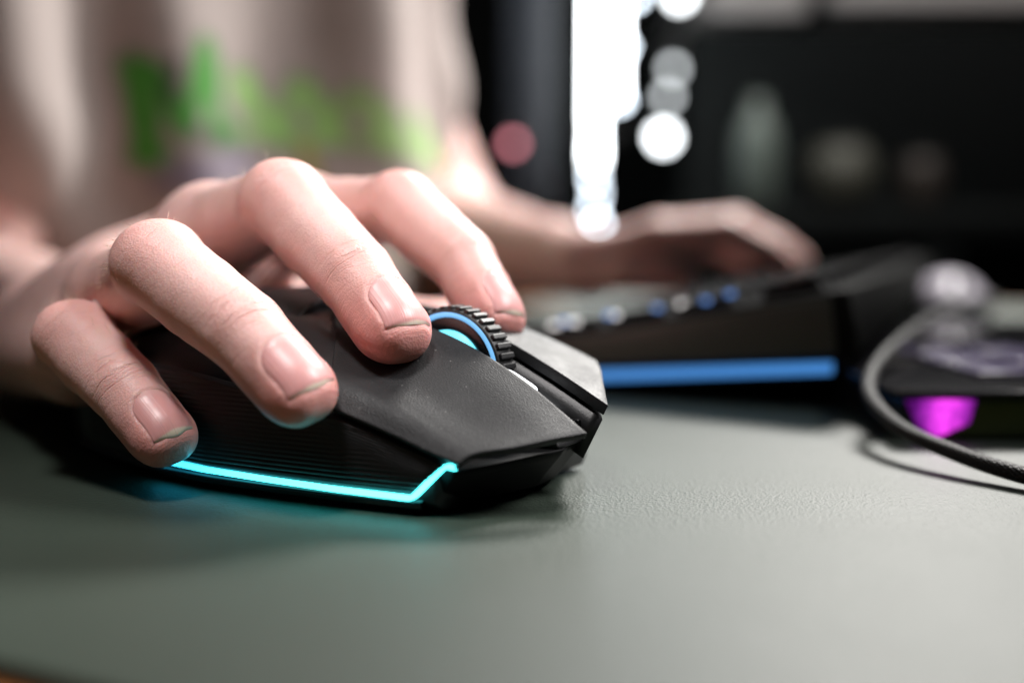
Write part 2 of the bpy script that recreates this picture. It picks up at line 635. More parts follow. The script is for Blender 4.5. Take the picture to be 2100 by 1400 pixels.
# main body: lofted cross sections (right ledge, side, top, left side)
st = [  # a, half width right, half width left, top z, side-shoulder z
    (-97, 15, 15, 9, 7), (-93, 17, 20, 16, 12), (-82, 23, 26, 25, 18), (-66, 27.6, 29, 31.5, 22), (-48, 30.8, 29, 34.0, 23.5),
    (-32, 31.0, 28, 33.2, 22.0), (-18, 29.3, 27.5, 30.2, 20.0), (-4, 27.0, 26.5, 26.0, 16.0), (8, 24.3, 25, 20.5, 11.8), (14, 22.8, 24, 16.0, 9.5)]
rings = []
for a, wr, wl, zt, zs in st:
    k = 1.0 if a > -60 else max(0.35, (a + 97) / 37)
    sec = [(a, -wr * 0.92, 1.0), (a, -wr * 0.985, 2.4), (a, -wr, 4.6), (a, -wr * 0.985, zs * 0.6 + 1.6), (a, -wr * 0.955, zs - 0.8),
           (a, -wr * 0.78, zs + (zt - zs) * 0.52 - 1.0), (a, -wr * 0.45, zt - 2.2), (a, 0, zt - 1.2), (a, wl * 0.45, zt - 1.6),
           (a, wl * 0.8, zs + (zt - zs) * 0.60), (a, wl * 0.97, zs), (a, wl * 1.0, 8), (a, wl * 0.97, 3), (a, wl * 0.9, 1.0)]
    rings.append(sec)
G = patch(rings, 60, 56)
n_, m_ = G.shape[:2]
fc = grid_faces(n_, m_, True)
fc += [tuple(range(m_)), tuple(range(n_ * m_ - 1, (n_ - 1) * m_ - 1, -1))]
body = link_mesh('lower_shell', G.reshape(-1, 3), fc, M['black'], mouse, local=True)
fix_normals(body)

# nose under the buttons
lip = [(17.0, -22.4, 8.0), (20.3, -16.5, 8.5), (25.6, -3.0, 9.4), (24.0, 1.0, 9.6), (25.0, 6.0, 11.0), (16.5, 20, 13.5), (12.5, 24, 13)]
mid = [(16.8, -22.6, 6.8), (20.0, -16.5, 7.2), (24.8, -3.0, 8.2), (23.2, 1.0, 8.0), (24.2, 6.0, 9.6), (15.8, 20, 12), (12, 24, 11.5)]
low = [(10.8, -20.4, 1.0), (13.5, -15, 1.0), (18.6, -2.0, 1.6), (18.4, 1.0, 1.6), (17.5, 6.0, 1.6), (13.0, 18, 1.2), (9.5, 21, 1.0)]
back_t = [(2.0, p[1], p[2]) for p in lip]
back_b = [(2.0, p[1], 1.0) for p in low]
V = back_t + lip + mid + low + back_b
n = len(lip)
F = []
for r in range(4):
    for i in range(n - 1):
        F.append((r * n + i, r * n + i + 1, (r + 1) * n + i + 1, (r + 1) * n + i))
for i in range(n - 1):
    F.append((4 * n + i, 4 * n + i + 1, i + 1, i))
F.append(tuple(r * n for r in range(5)))
F.append(tuple(r * n + n - 1 for r in range(4, -1, -1)))
nose = link_mesh('nose', V, F, M['nose_black'], mouse, local=True)
fix_normals(nose)
bevel(nose, 0.5, 3, 20)

# ribbed right side panel
def side_b(a):
    return np.interp(a, [-97, -93, -82, -66, -48, -32, -18, -4, 8, 14], [-12, -17, -23, -27.6, -30.8, -31.0, -29.3, -27.0, -24.3, -22.8])
na, nz_ = 60, 150
G = np.zeros((na, nz_, 3))
for i, s in enumerate(np.linspace(0, 1, na)):
    for j, t in enumerate(np.linspace(0, 1, nz_)):
        a_b = -74 + (10.2 + 74) * s                      # bottom edge
        a_t = -74 + (15.6 + 74) * s                      # top edge
        zb = 5.0 + (4.2 - 5.0) * s
        zt = float(np.interp(a_t, [-74, -48, -32, -18, -3, 6, 15.6], [17.5, 22.0, 20.8, 18.6, 15.2, 12.6, 8.9]))
        a = a_b + (a_t - a_b) * t
        z = zb + (zt - zb) * t
        b = side_b(a) - 0.75 - 0.5 * math.sin(math.pi * t)
        if t > 0.96:
            b += 0.5 * (t - 0.96) / 0.04
        ph = (z * 1.22) % 1.0
        groove = 0.0 if (t < 0.03 or t > 0.93) else 0.24 * (1 - min(1.0, abs(ph - 0.5) / 0.28))
        G[i, j] = (a, b + groove, z)
grid_obj('side_panel', G, M['panel_black'], mouse, 1.0, 0, flip=True)['label'] = 'finely ribbed black side panel'

# glowing strip along the panel's lower edge, rising at the front
pts = []
for a in np.linspace(-46, 9.2, 40):
    z = 4.1 + (3.1 - 4.1) * (a + 46) / 55
    pts.append((a, side_b(a) - 1.15, z))
pts += [(9.9, side_b(9.9) - 1.2, 3.15), (10.5, side_b(10.5) - 1.2, 3.5), (11.2, side_b(11.2) - 1.1, 4.2), (13.4, side_b(13.4) - 0.9, 6.6), (15.2, side_b(14) - 0.7, 8.4), (16.0, -22.9, 8.7), (17.2, -22.4, 8.5)]
pts = np.array(pts)
V = []
for i, p in enumerate(pts):
    d = pts[min(i + 1, len(pts) - 1)] - pts[max(i - 1, 0)]
    nrm = np.array([-d[2], 0, d[0]]); nrm /= np.linalg.norm(nrm)
    hw = 0.40
    V += [p - hw * nrm + (0, 0.9, 0), p - hw * nrm, p + hw * nrm, p + hw * nrm + (0, 0.9, 0)]
F = []
for i in range(len(pts) - 1):
    for k in range(3):
        F.append((i * 4 + k, (i + 1) * 4 + k, (i + 1) * 4 + k + 1, i * 4 + k + 1))
strip = link_mesh('light_strip', V, F, M['cyan'], mouse, local=True, smooth=False)
fix_normals(strip)
strip['label'] = 'glowing cyan strip'

# base rim below the strip, and gliding feet
G = np.zeros((44, 5, 3))
for i, a in enumerate(np.linspace(-82, 11.5, 44)):
    b = side_b(a)
    for j, (db, z) in enumerate(((1.2, 3.0), (-0.75, 2.5), (-0.5, 1.5), (0.6, 0.7), (3.0, 0.6))):
        G[i, j] = (a, b + db, z)
grid_obj('base_rim', G, M['gloss_black'], mouse)
for a0, a1 in ((-88, -72), (2, 12)):
    box('foot', (a0, a1, -15, 15, 0.0, 1.1), M['panel_black'], mouse, 0.3)

# seam panel on the hump (palm cover) with a rounded front corner
def top_z(a, b):
    zt = np.interp(a, [s[0] for s in st], [s[3] for s in st])
    return zt
pal = [
    [(-70, -24, 26.5), (-70, -16, 29.4), (-70, -6, 31.2), (-70, 6, 31.4)],
    [(-50, -25, 28.2), (-50, -16, 32.0), (-50, -6, 34.0), (-50, 6, 34.4)],
    [(-38, -22.5, 28.4), (-37, -16, 31.4), (-36.5, -6, 34.0), (-36, 6, 34.4)],
    [(-27, -17.2, 28.2), (-26.5, -14.5, 29.6), (-28, -6, 33.0), (-28.5, 6, 33.6)],
]
grid_obj('palm_cover', patch(pal, 30, 24), M['panel_black'], mouse, 1.4, 0.5, flip=True)

# centre spine between the buttons, small indicator, scroll wheel
spine = [(-30, 30.0), (-14, 28.0), (2, 22.5), (13, 18.0), (24, 11.2), (25, 9.5), (10, 8.0), (-30, 12.0)]
prism('centre_spine', [(a, z) for a, z in spine], 'y', -4.0, 4.4, M['black'], mouse, 0.4)
V, F = [], []
ring_n = 28
led_c = np.array([15.6, -1.6, 19.2])
for k in range(ring_n):
    t = 2 * math.pi * k / ring_n
    ca, sa = math.cos(t), math.sin(t)
    x_ = 3.6 * np.sign(ca) * abs(ca) ** 0.6
    y_ = 1.3 * np.sign(sa) * abs(sa) ** 0.6
    V.append(led_c + np.array([x_ * 0.9, y_, -x_ * 0.43 + 1.2]))
for k in range(ring_n):
    V.append(V[k] - np.array([0.6, 0, 3.0]))
F = [tuple(range(ring_n))] + [(k, (k + 1) % ring_n, (k + 1) % ring_n + ring_n, k + ring_n) for k in range(ring_n)]
led = link_mesh('indicator_light', V, F, M['white_led'], mouse, local=True)
fix_normals(led); bevel(led, 0.35, 2)
for (a, b, z) in ((22.2, 1.2, 13.0), (23.4, 3.4, 13.4), (20.0, 2.6, 15.0)):
    box('rib', (a - 1.2, a + 1.2, b - 0.5, b + 0.5, z - 3.5, z), M['gloss_black'], mouse, 0.2)

WZ, WR = 20.3, 12.0
wheel = bpy.data.objects.new('scroll_wheel', None)
col.objects.link(wheel)
wheel.parent = mouse
wheel.location = Vector((0, 0, WZ)) * MM
wheel.empty_display_size = 0.01
lathe_y('tyre', [(11.1, -2.25), (11.4, -2.2), (11.6, -1.9), (11.6, 2.1), (11.3, 2.4), (2, 2.4)], M['panel_black'], wheel, 96)
lathe_y('light_ring', [(10.2, -2.0), (10.25, -2.30), (11.1, -2.30), (11.15, -2.0)], M['ring_blue'], wheel, 96)
lathe_y('hub', [(0.05, -1.6), (5.9, -1.6), (6.2, -1.9), (10.0, -2.1), (10.3, -1.9)], M['gloss_black'], wheel, 96)
V = [(0, -2.2, 0)]
for k in range(64):
    t = 2 * math.pi * k / 64
    V.append((7.9 * math.cos(t), -2.2, 7.9 * math.sin(t)))
F = [(0, k + 1, (k + 1) % 64 + 1) for k in range(64)]
hl = link_mesh('hub_light', V, F, M['hub_cyan'], wheel, local=True); solidify(hl, 0.2, 0)
nr = 40
v, f = box_vf(-0.55, 0.55, -1.75, 2.15, 11.3, 12.25)
rib_me = bpy.data.meshes.new('rib')
rib_me.from_pydata([tuple(c * MM for c in q) for q in v], [], f)
rib_me.materials.append(M['panel_black'])
for k in range(nr):
    o = link_data('rib', rib_me, wheel, None, True)
    o.rotation_euler = (0, 2 * math.pi * k / nr, 0)
    bevel(o, 0.22, 2)

# ------------------------------------------------------------------ person: one continuous body from blended tapered volumes
def axis_pts(*segs):
    out = [segs[0][0]]
    for a, b, s in segs:
        n = max(1, int(round((b - a) / s)))
        out += list(np.linspace(a, b, n + 1)[1:])
    return np.array(out, dtype=np.float32)


GX = axis_pts((-420, -150, 6), (-150, -118, 1.6), (-118, 12, 0.55), (12, 40, 2.0), (40, 165, 2.5))
GY = axis_pts((158, 262, 0.55), (262, 300, 1.6), (300, 480, 5), (480, 590, 2.5), (590, 860, 6))
GZ = axis_pts((-60, 2, 6), (2, 66, 0.55), (66, 90, 2.4), (90, 480, 6))
D = np.full((len(GX), len(GY), len(GZ)), 60.0, dtype=np.float32)


def sub(lo, hi):
    s = []
    for g, a, b in zip((GX, GY, GZ), lo, hi):
        i0 = max(0, int(np.searchsorted(g, a)) - 1)
        i1 = min(len(g), int(np.searchsorted(g, b)) + 1)
        s.append(slice(i0, max(i1, i0)))
    return tuple(s)


def seg_d(P, a, b, r1, r2, flat=None, n=None):
    """distance to a tapered capsule; flat<1 squashes it along n"""
    a = np.asarray(a, np.float32); b = np.asarray(b, np.float32)
    ba = b - a
    X, Y, Z = P
    px, py, pz = X - a[0], Y - a[1], Z - a[2]
    h = np.clip((px * ba[0] + py * ba[1] + pz * ba[2]) / float(ba @ ba), 0, 1)
    qx, qy, qz = px - ba[0] * h, py - ba[1] * h, pz - ba[2] * h
    d2 = qx * qx + qy * qy + qz * qz
    if flat is not None:
        qn = qx * n[0] + qy * n[1] + qz * n[2]
        d2 = d2 + qn * qn * (1 / flat ** 2 - 1)
    return np.sqrt(d2) - (r1 + (r2 - r1) * h)


def smin(a, b, k):
    h = np.maximum(k - np.abs(a - b), 0) / k
    return np.minimum(a, b) - h * h * k * 0.25


def add_seg(a, b, r1, r2, k=6.0, flat=None, n=None):
    a = np.asarray(a, float); b = np.asarray(b, float)
    m = max(r1, r2) + k + 8
    s = sub(np.minimum(a, b) - m, np.maximum(a, b) + m)
    P = np.ix_(GX[s[0]], GY[s[1]], GZ[s[2]])
    d = seg_d(P, a, b, r1, r2, flat, n)
    D[s] = smin(D[s], d.astype(np.float32), k)


def unit(v):
    v = np.asarray(v, float)
    return v / np.linalg.norm(v)


wrist = np.array([-118.0, 284.0, 20.0])
elbow = np.array([-247.0, 482.0, 6.0])
shoulder = np.array([-262.0, 545.0, 320.0])
fingers = {  # tip centre, DIP, PIP, MCP ; radii tip, DIP, PIP, MCP ; dorsal hint
    'index': dict(j=[(-4.0, 206.6, 30.8), (-10.1, 214.5, 40.4), (-23.5, 228.6, 51.2), (-49, 252, 49.5)], r=[6.1, 6.9, 7.8, 9.8], up=(0.25, 0.0, 1)),
    'middle': dict(j=[(-21.2, 185.8, 29.8), (-28.4, 193.6, 38.0), (-44.0, 208.5, 51.8), (-66.4, 238.0, 46.0)], r=[6.5, 7.3, 8.2, 10.2], up=(0.08, -0.10, 1)),
    'ring': dict(j=[(-35.2, 171.2, 21.2), (-44.6, 177.4, 29.5), (-62.3, 189.5, 40.2), (-80.0, 220.0, 33.5)], r=[6.2, 7.0, 7.9, 9.6], up=(-0.10, -0.30, 1)),
    'pinky': dict(j=[(-61.0, 183.2, 11.5), (-69.2, 188.9, 18.6), (-81.5, 198.6, 26.4), (-91.0, 223.0, 21.0)], r=[5.6, 6.3, 7.0, 8.8], up=(-0.08, -0.25, 1)),
}
# palm: metacarpals and heel
for nme, fg in fingers.items():
    mcp = np.array(fg['j'][3])
    side = {'index': 18, 'middle': 7, 'ring': -6, 'pinky': -16}[nme]
    across = unit(np.array([0.72, 0.69, 0.25]))
    add_seg(wrist + across * side * 0.75 + (0, 0, 0), mcp - (0, 0, 1.5), 12.5, fg['r'][3] + 0.2, 9.0)
add_seg((-100, 258, 28), (-78, 232, 34), 13, 11, 10)
add_seg((-88, 256, 32), (-66, 240, 38), 13, 10, 10)
# forearm, upper arm
fmid = np.array([-168.0, 360.0, 20.0])
add_seg(wrist + (2, -4, 0), fmid, 15.5, 17.5, 10)
add_seg(wrist + (14, 8, 0), fmid + (8, 6, 0), 14.0, 16.5, 10)
add_seg(fmid, elbow, 18.5, 30, 12)
add_seg(elbow, shoulder, 31, 44, 14)
# thumb along the mouse's far side
tc, tm, ti, tt = wor(-104, 22, 24), wor(-66, 42, 21), wor(-38, 43.5, 20), wor(-20, 39.5, 19.5)
add_seg(wrist + (10, 6, -2), tm, 16, 12, 9)
add_seg(tm, ti, 11.2, 9.6, 4)
add_seg(ti, tt, 9.4, 7.6, 3)

finger_frames = {}
for nme, fg in fingers.items():
    J = [np.array(p) for p in fg['j']]
    R = fg['r']
    m = 16
    lo = np.min(J, axis=0) - m; hi = np.max(J, axis=0) + m
    s = sub(lo, hi)
    P = np.ix_(GX[s[0]], GY[s[1]], GZ[s[2]])
    fd = None
    ups = unit(fg['up'])
    segs = []
    for i in range(3):
        t = unit(J[i] - J[i + 1])
        n = unit(ups - t * (ups @ t))
        segs.append((t, n))
    t0, n0 = segs[0]
    s0 = np.cross(t0, n0)
    parts = []
    # distal: slightly squashed, pad bulging under, rounder end
    parts.append((J[0], J[1], R[0], R[1], 0.92, n0, 0.6))
    parts.append((J[0] + t0 * 2.5 - s0 * 1.2, J[0] + t0 * 2.5 + s0 * 1.2, R[0] - 1.6, R[0] - 1.6, None, None, 2.0))
    parts.append((J[0] - n0 * 1.1 - t0 * 1.0, J[0] - n0 * 0.9 - t0 * 6.0, R[0] * 0.93, R[0] * 0.92, None, None, 1.5))
    mid1 = J[1] * 0.5 + J[2] * 0.5
    n1 = segs[1][1]
    parts.append((J[1], mid1 - n1 * 0.2, R[1], R[1] * 0.5 + R[2] * 0.5 + 0.1, 0.96, n1, 0.6))
    parts.append((mid1 - n1 * 0.2, J[2], R[1] * 0.5 + R[2] * 0.5 + 0.1, R[2], 0.96, n1, 0.6))
    mid2 = J[2] * 0.5 + J[3] * 0.5
    n2 = segs[2][1]
    rm = R[2] * 0.5 + R[3] * 0.5 - 0.5
    parts.append((J[2], mid2 - n2 * 0.8, R[2] - 1.0, rm, None, None, 2.2))
    parts.append((mid2 - n2 * 0.8, J[3], rm, R[3], None, None, 1.0))
    # bony prominence over the PIP joint
    parts.append((J[2] + (n1 + n2) * 0.55 - s0 * 2.2, J[2] + (n1 + n2) * 0.55 + s0 * 2.2, R[2] - 2.9, R[2] - 2.9, None, None, 2.5))
    for a, b, r1, r2, fl, nn, k in parts:
        d = seg_d(P, a, b, r1, r2, fl, nn)
        fd = d if fd is None else smin(fd, d, k)
    X, Y, Z = P
    dm = np.sqrt((X - J[3][0]) ** 2 + (Y - J[3][1]) ** 2 + (Z - J[3][2]) ** 2)
    kk = 0.7 + 9.0 * np.exp(-(dm / 15.0) ** 2)
    D[s] = smin(D[s], fd.astype(np.float32), kk.astype(np.float32))
    finger_frames[nme] = (J, R, segs)


def sample_D(p):
    p = np.atleast_2d(p)
    idx, w = [], []
    for g, c in zip((GX, GY, GZ), p.T):
        i = np.clip(np.searchsorted(g, c) - 1, 0, len(g) - 2)
        idx.append(i); w.append((c - g[i]) / (g[i + 1] - g[i]))
    out = 0
    for a in (0, 1):
        for b in (0, 1):
            for c in (0, 1):
                wt = (w[0] if a else 1 - w[0]) * (w[1] if b else 1 - w[1]) * (w[2] if c else 1 - w[2])
                out = out + wt * D[idx[0] + a, idx[1] + b, idx[2] + c]
    return out


# nails: fit a smooth sheet to the finger's back, carve a bed and raise the fold round it
nail_spec = {'index': (8.6, 9.4, 0.5), 'middle': (9.6, 10.2, 0.4), 'ring': (9.2, 10.2, 0.5), 'pinky': (7.6, 9.0, 0.8)}
nail_fit = {}
for nme, (nw, nl, free) in nail_spec.items():
    J, R, segs = finger_frames[nme]
    t, n = segs[0]
    s_ax = np.cross(n, t)
    L = np.linalg.norm(J[0] - J[1])
    u1 = L + R[0] * 0.74                      # distal end of the bed, from the DIP joint
    u0 = u1 - nl
    uu, vv = np.meshgrid(np.linspace(u0, u1 + free, 15), np.linspace(-nw / 2, nw / 2, 9), indexing='ij')
    hs = np.arange(0, 11, 0.05)
    base = J[1] + uu.reshape(-1, 1) * t + vv.reshape(-1, 1) * s_ax
    H = []
    for q in base:
        dv = sample_D(q + hs[:, None] * n)
        H.append(hs[np.argmax(dv > 0)])
    H = np.array(H)
    def nail_terms(u, v, u0=u0, nl=nl):
        x = (u - u0) / nl
        return np.stack([np.ones_like(x), x, x ** 2, x ** 3, v, v ** 2, x * v ** 2], -1)
    cf = (nail_terms, np.linalg.lstsq(nail_terms(uu.ravel(), vv.ravel()), H, rcond=None)[0])
    nail_fit[nme] = (J[1], t, n, s_ax, u0, u1, nw, nl, free, cf)
    c = J[1] + t * (u0 + u1) / 2 + n * R[0]
    sl = sub(c - 13, c + 13)
    X, Y, Z = np.ix_(GX[sl[0]], GY[sl[1]], GZ[sl[2]])
    dx, dy, dz = X - J[1][0], Y - J[1][1], Z - J[1][2]
    u = dx * t[0] + dy * t[1] + dz * t[2]
    v = dx * s_ax[0] + dy * s_ax[1] + dz * s_ax[2]
    w = dx * n[0] + dy * n[1] + dz * n[2]
    half = nw / 2
    # signed distance to the nail outline (rounded at the cuticle, open at the free end)
    rc = half * 0.75
    qx = np.abs(v) - (half - rc)
    qu = (u0 + rc) - u
    od = np.sqrt(np.maximum(qx, 0) ** 2 + np.maximum(qu, 0) ** 2) + np.minimum(np.maximum(qx, qu), 0) - rc
    sm = lambda x: x * x * (3 - 2 * x)
    dors = sm(np.clip((w - 1.0) / 2.0, 0, 1))
    beyond = sm(np.clip((u - (u1 - 0.6)) / 1.6, 0, 1))
    bed = sm(np.clip((0.25 - od) / 0.7, 0, 1)) * (1 - beyond)
    fold = np.exp(-((od - 0.85) / 0.8) ** 2) * (0.55 + 0.45 * sm(np.clip((u0 + 5.0 - u) / 5.0, 0, 1))) * sm(np.clip((u1 + 0.4 - u) / 2.5, 0, 1))
    D[sl] += (dors * (0.45 * bed - 0.22 * fold)).astype(np.float32)

# left arm and hand on the keyboard
lw = np.array([38.0, 534.0, 31.0]); le = np.array([-44.0, 745.0, 44.0]); ls = np.array([-165.0, 760.0, 320.0])
add_seg(lw, lw + (-16, 52, 3), 18, 20, 10)
add_seg(lw + (-16, 52, 3), le, 20, 39, 10)
add_seg(le, ls, 39, 50, 14)
lm = [np.array(p, float) for p in ((68, 512, 44), (72, 530, 46), (71, 548, 44), (66, 564, 40))]
lp = [np.array(p, float) for p in ((102, 508, 47), (110, 530, 50), (107, 550, 48), (95, 570, 43))]
ld = [np.array(p, float) for p in ((121, 507, 38), (130, 530, 40), (126, 552, 38), (112, 573, 36))]
lt = [np.array(p, float) for p in ((131, 507, 31), (141, 530, 33), (137, 553, 32), (122, 575, 31))]
for i in range(4):
    add_seg(lw + (3, (i - 1.5) * 6, 3), lm[i], 11.5, 9.5, 6)
    add_seg(lm[i], lp[i], 9.2, 8.2, 3)
    add_seg(lp[i], ld[i], 8.0, 7.2, 2)
    add_seg(ld[i], lt[i], 7.1, 6.2, 2)
add_seg(lw + (4, -8, -2), (54, 508, 28), 12, 9.5, 6)
add_seg((54, 508, 28), (67, 503, 26.5), 9.2, 8.2, 3)
add_seg((67, 503, 26.5), (79, 500, 25), 8.0, 6.8, 3)
# torso, neck stub hidden inside the shirt
tc_ = np.array([-185.0, 655.0, 0.0]); Lt = np.array([0.67, 0.742, 0.0]); Fc = np.array([0.742, -0.67, 0.0])
for sgn in (-1, 1):
    add_seg(tc_ + Lt * 62 * sgn + (0, 0, -30), tc_ + Lt * 78 * sgn + (0, 0, 290), 78, 74, 30)
    add_seg(tc_ + Lt * 78 * sgn + (0, 0, 320), tc_ + Lt * 115 * sgn + (0, 0, 322), 56, 50, 30)
add_seg(tc_ + (0, 0, 330), tc_ + Fc * 12 + (0, 0, 430), 58, 50, 25)


def surface_nets(D, GX, GY, GZ, smooth=2):
    ins = D < 0
    nx, ny, nz = D.shape
    cnt = np.zeros((nx - 1, ny - 1, nz - 1), np.uint8)
    for a in (0, 1):
        for b in (0, 1):
            for c in (0, 1):
                cnt += ins[a:nx - 1 + a, b:ny - 1 + b, c:nz - 1 + c]
    act = (cnt > 0) & (cnt < 8)
    I, J_, K = np.nonzero(act)
    idx = np.full(act.shape, -1, np.int32)
    idx[I, J_, K] = np.arange(len(I), dtype=np.int32)
    acc = np.zeros((len(I), 3)); num = np.zeros(len(I))
    corners = [(a, b, c) for a in (0, 1) for b in (0, 1) for c in (0, 1)]
    for p in corners:
        for ax in range(3):
            if p[ax]:
                continue
            q = list(p); q[ax] = 1
            d0 = D[I + p[0], J_ + p[1], K + p[2]]; d1 = D[I + q[0], J_ + q[1], K + q[2]]
            cr = (d0 < 0) != (d1 < 0)
            t = np.where(cr, d0 / np.where(cr, d0 - d1, 1), 0)
            P0 = np.stack([GX[I + p[0]], GY[J_ + p[1]], GZ[K + p[2]]], 1)
            P1 = np.stack([GX[I + q[0]], GY[J_ + q[1]], GZ[K + q[2]]], 1)
            acc += np.where(cr[:, None], P0 + (P1 - P0) * t[:, None], 0)
            num += cr
    V = acc / num[:, None]
    F = []
    # quads round each crossed grid edge
    e = ins[:-1, 1:-1, 1:-1] != ins[1:, 1:-1, 1:-1]
    i, j, k = np.nonzero(e); j = j + 1; k = k + 1
    q = np.stack([idx[i, j - 1, k - 1], idx[i, j, k - 1], idx[i, j, k], idx[i, j - 1, k]], 1)
    fl = ins[i, j, k]; q[~fl] = q[~fl][:, ::-1]; F.append(q)
    e = ins[1:-1, :-1, 1:-1] != ins[1:-1, 1:, 1:-1]
    i, j, k = np.nonzero(e); i = i + 1; k = k + 1
    q = np.stack([idx[i - 1, j, k - 1], idx[i - 1, j, k], idx[i, j, k], idx[i, j, k - 1]], 1)
    fl = ins[i, j, k]; q[~fl] = q[~fl][:, ::-1]; F.append(q)
    e = ins[1:-1, 1:-1, :-1] != ins[1:-1, 1:-1, 1:]
    i, j, k = np.nonzero(e); i = i + 1; j = j + 1
    q = np.stack([idx[i - 1, j - 1, k], idx[i, j - 1, k], idx[i, j, k], idx[i - 1, j, k]], 1)
    fl = ins[i, j, k]; q[~fl] = q[~fl][:, ::-1]; F.append(q)
    F = np.concatenate(F)
    F = F[(F >= 0).all(1)]
    for _ in range(smooth):
        for lam in (0.5, -0.42):
            S = np.zeros_like(V); c = np.zeros(len(V))
            for a in range(4):
                x, y = F[:, a], F[:, (a + 1) % 4]
                for d in range(3):
                    S[:, d] += np.bincount(x, V[y, d], len(V)) + np.bincount(y, V[x, d], len(V))
                c += np.bincount(x, minlength=len(V)) + np.bincount(y, minlength=len(V))
            V = V + lam * (S / np.maximum(c, 1)[:, None] - V)
    return V, F


def fast_mesh(name, V, F, mat, parent):
    me = bpy.data.meshes.new(name)
    me.vertices.add(len(V))
    me.vertices.foreach_set('co', (V * MM).astype(np.float32).ravel())
    me.loops.add(F.size)
    me.loops.foreach_set('vertex_index', F.astype(np.int32).ravel())
    me.polygons.add(len(F))
    me.polygons.foreach_set('loop_start', np.arange(0, F.size, 4, dtype=np.int32))
    me.polygons.foreach_set('use_smooth', np.ones(len(F), bool))
    me.update(calc_edges=True)
    me.validate()
    me.materials.append(mat)
    return link_data(name, me, parent)


def set_attr(o, name, vals):
    a = o.data.attributes.new(name, 'FLOAT', 'POINT')
    a.data.foreach_set('value', np.asarray(vals, np.float32))


person = thing('person', 'person in cream printed t-shirt, one hand on the mouse, the other on the keyboard', 'person', (-160, 655, -60))
V, F = surface_nets(D, GX, GY, GZ, 3)
bodyo = fast_mesh('body', V, F, M['skin'], person)
fu = np.full(len(V), 100.0); fdv = np.zeros(len(V)); fw = np.zeros(len(V)); best = np.full(len(V), 1e9)
crease = np.zeros(len(V)); knu = np.zeros(len(V))
for nme, (J, R, segs) in finger_frames.items():
    run = 0.0
    for i in range(3):
        a, b = J[i], J[i + 1]
        L = np.linalg.norm(b - a)
        h = ((V - a) @ (b - a)) / L ** 2
        hc = np.clip(h, 0 if i else -1.0, 1)
        q = V - a - hc[:, None] * (b - a)
        dd = np.linalg.norm(q, axis=1) - (R[i] + (R[i + 1] - R[i]) * np.clip(hc, 0, 1))
        ok = dd < best
        best[ok] = dd[ok]
        fu[ok] = (run + hc * L)[ok]
        dors = (q @ segs[i][1]) / np.maximum(np.linalg.norm(q, axis=1), 1e-6)
        fdv[ok] = dors[ok]
        Ld = np.linalg.norm(J[1] - J[0]); Lp = Ld + np.linalg.norm(J[2] - J[1])
        cz = np.exp(-((run + hc * L - Ld) / 3.2) ** 2) + 0.40 * np.exp(-((run + hc * L - Lp) / 4.5) ** 2)
        crease[ok] = (cz * np.clip(dors * 1.6 + 0.1, 0, 1))[ok]
        kz = np.exp(-((run + hc * L - Ld) / 5.0) ** 2) * 0.6 + np.exp(-((run + hc * L - Lp) / 8.0) ** 2)
        knu[ok] = (kz * np.clip(dors, 0, 1))[ok]
        run += L
near = np.clip((4.0 - best) / 3.0, 0, 1)
set_attr(bodyo, 'fu', fu); set_attr(bodyo, 'fd', fdv); set_attr(bodyo, 'fw', near)
set_attr(bodyo, 'crease', crease * near); set_attr(bodyo, 'knuckle', knu * near)

for nme, (J1, t, n, s_ax, u0, u1, nw, nl, free, cf) in nail_fit.items():
    nu_, nv_ = 30, 25
    Vn, au, av, ff = [], [], [], []
    tot = nl + free
    for i in range(nu_):
        a = i / (nu_ - 1)
        u = u0 - 0.3 + a * (tot + 0.3)
        wd = nw / 2
        # rounded cuticle, soft corners at the free edge
        rc = nw * 0.375
        if u - u0 < rc:
            x = max(0.0, 1 - (u - u0 + 0.3) / (rc + 0.3))
            wd = (nw / 2) * (0.25 + 0.75 * math.sqrt(max(0.0, 1 - x ** 2)))
        end = u0 + tot - u
        if end < 1.3:
            wd -= 1.2 * (1 - math.sqrt(max(0.0, 1 - (1 - end / 1.3) ** 2)))
        for j in range(nv_):
            b = j / (nv_ - 1) * 2 - 1
            v = b * wd
            arc = 0.7 * (b * b) * (a > 0.9) * (a - 0.9) * 10
            h = float(cf[0](np.array(u), np.array(v)) @ cf[1])
            edge_dip = 0.22 * abs(b) ** 6
            prox = 0.30 * max(0, 1 - a * 9)
            Vn.append(J1 + t * (u - arc) + s_ax * v + n * (h + 0.16 - edge_dip - prox - (0.22 * max(0.0, a - 0.93) / 0.07 if free < 1 else 0.0)))
            au.append(a); av.append(v / 10.0); ff.append(nl / tot - (0.0 if free < 1 else 0.03))
    o = link_mesh('fingernail', Vn, [q[::-1] for q in grid_faces(nu_, nv_)], M['nail'], bodyo)
    fix_normals(o)
    set_attr(o, 'nu', au); set_attr(o, 'nv', av); set_attr(o, 'free', ff)
    solidify(o, 0.42, -1)
    bevel(o, 0.12, 2, 60)

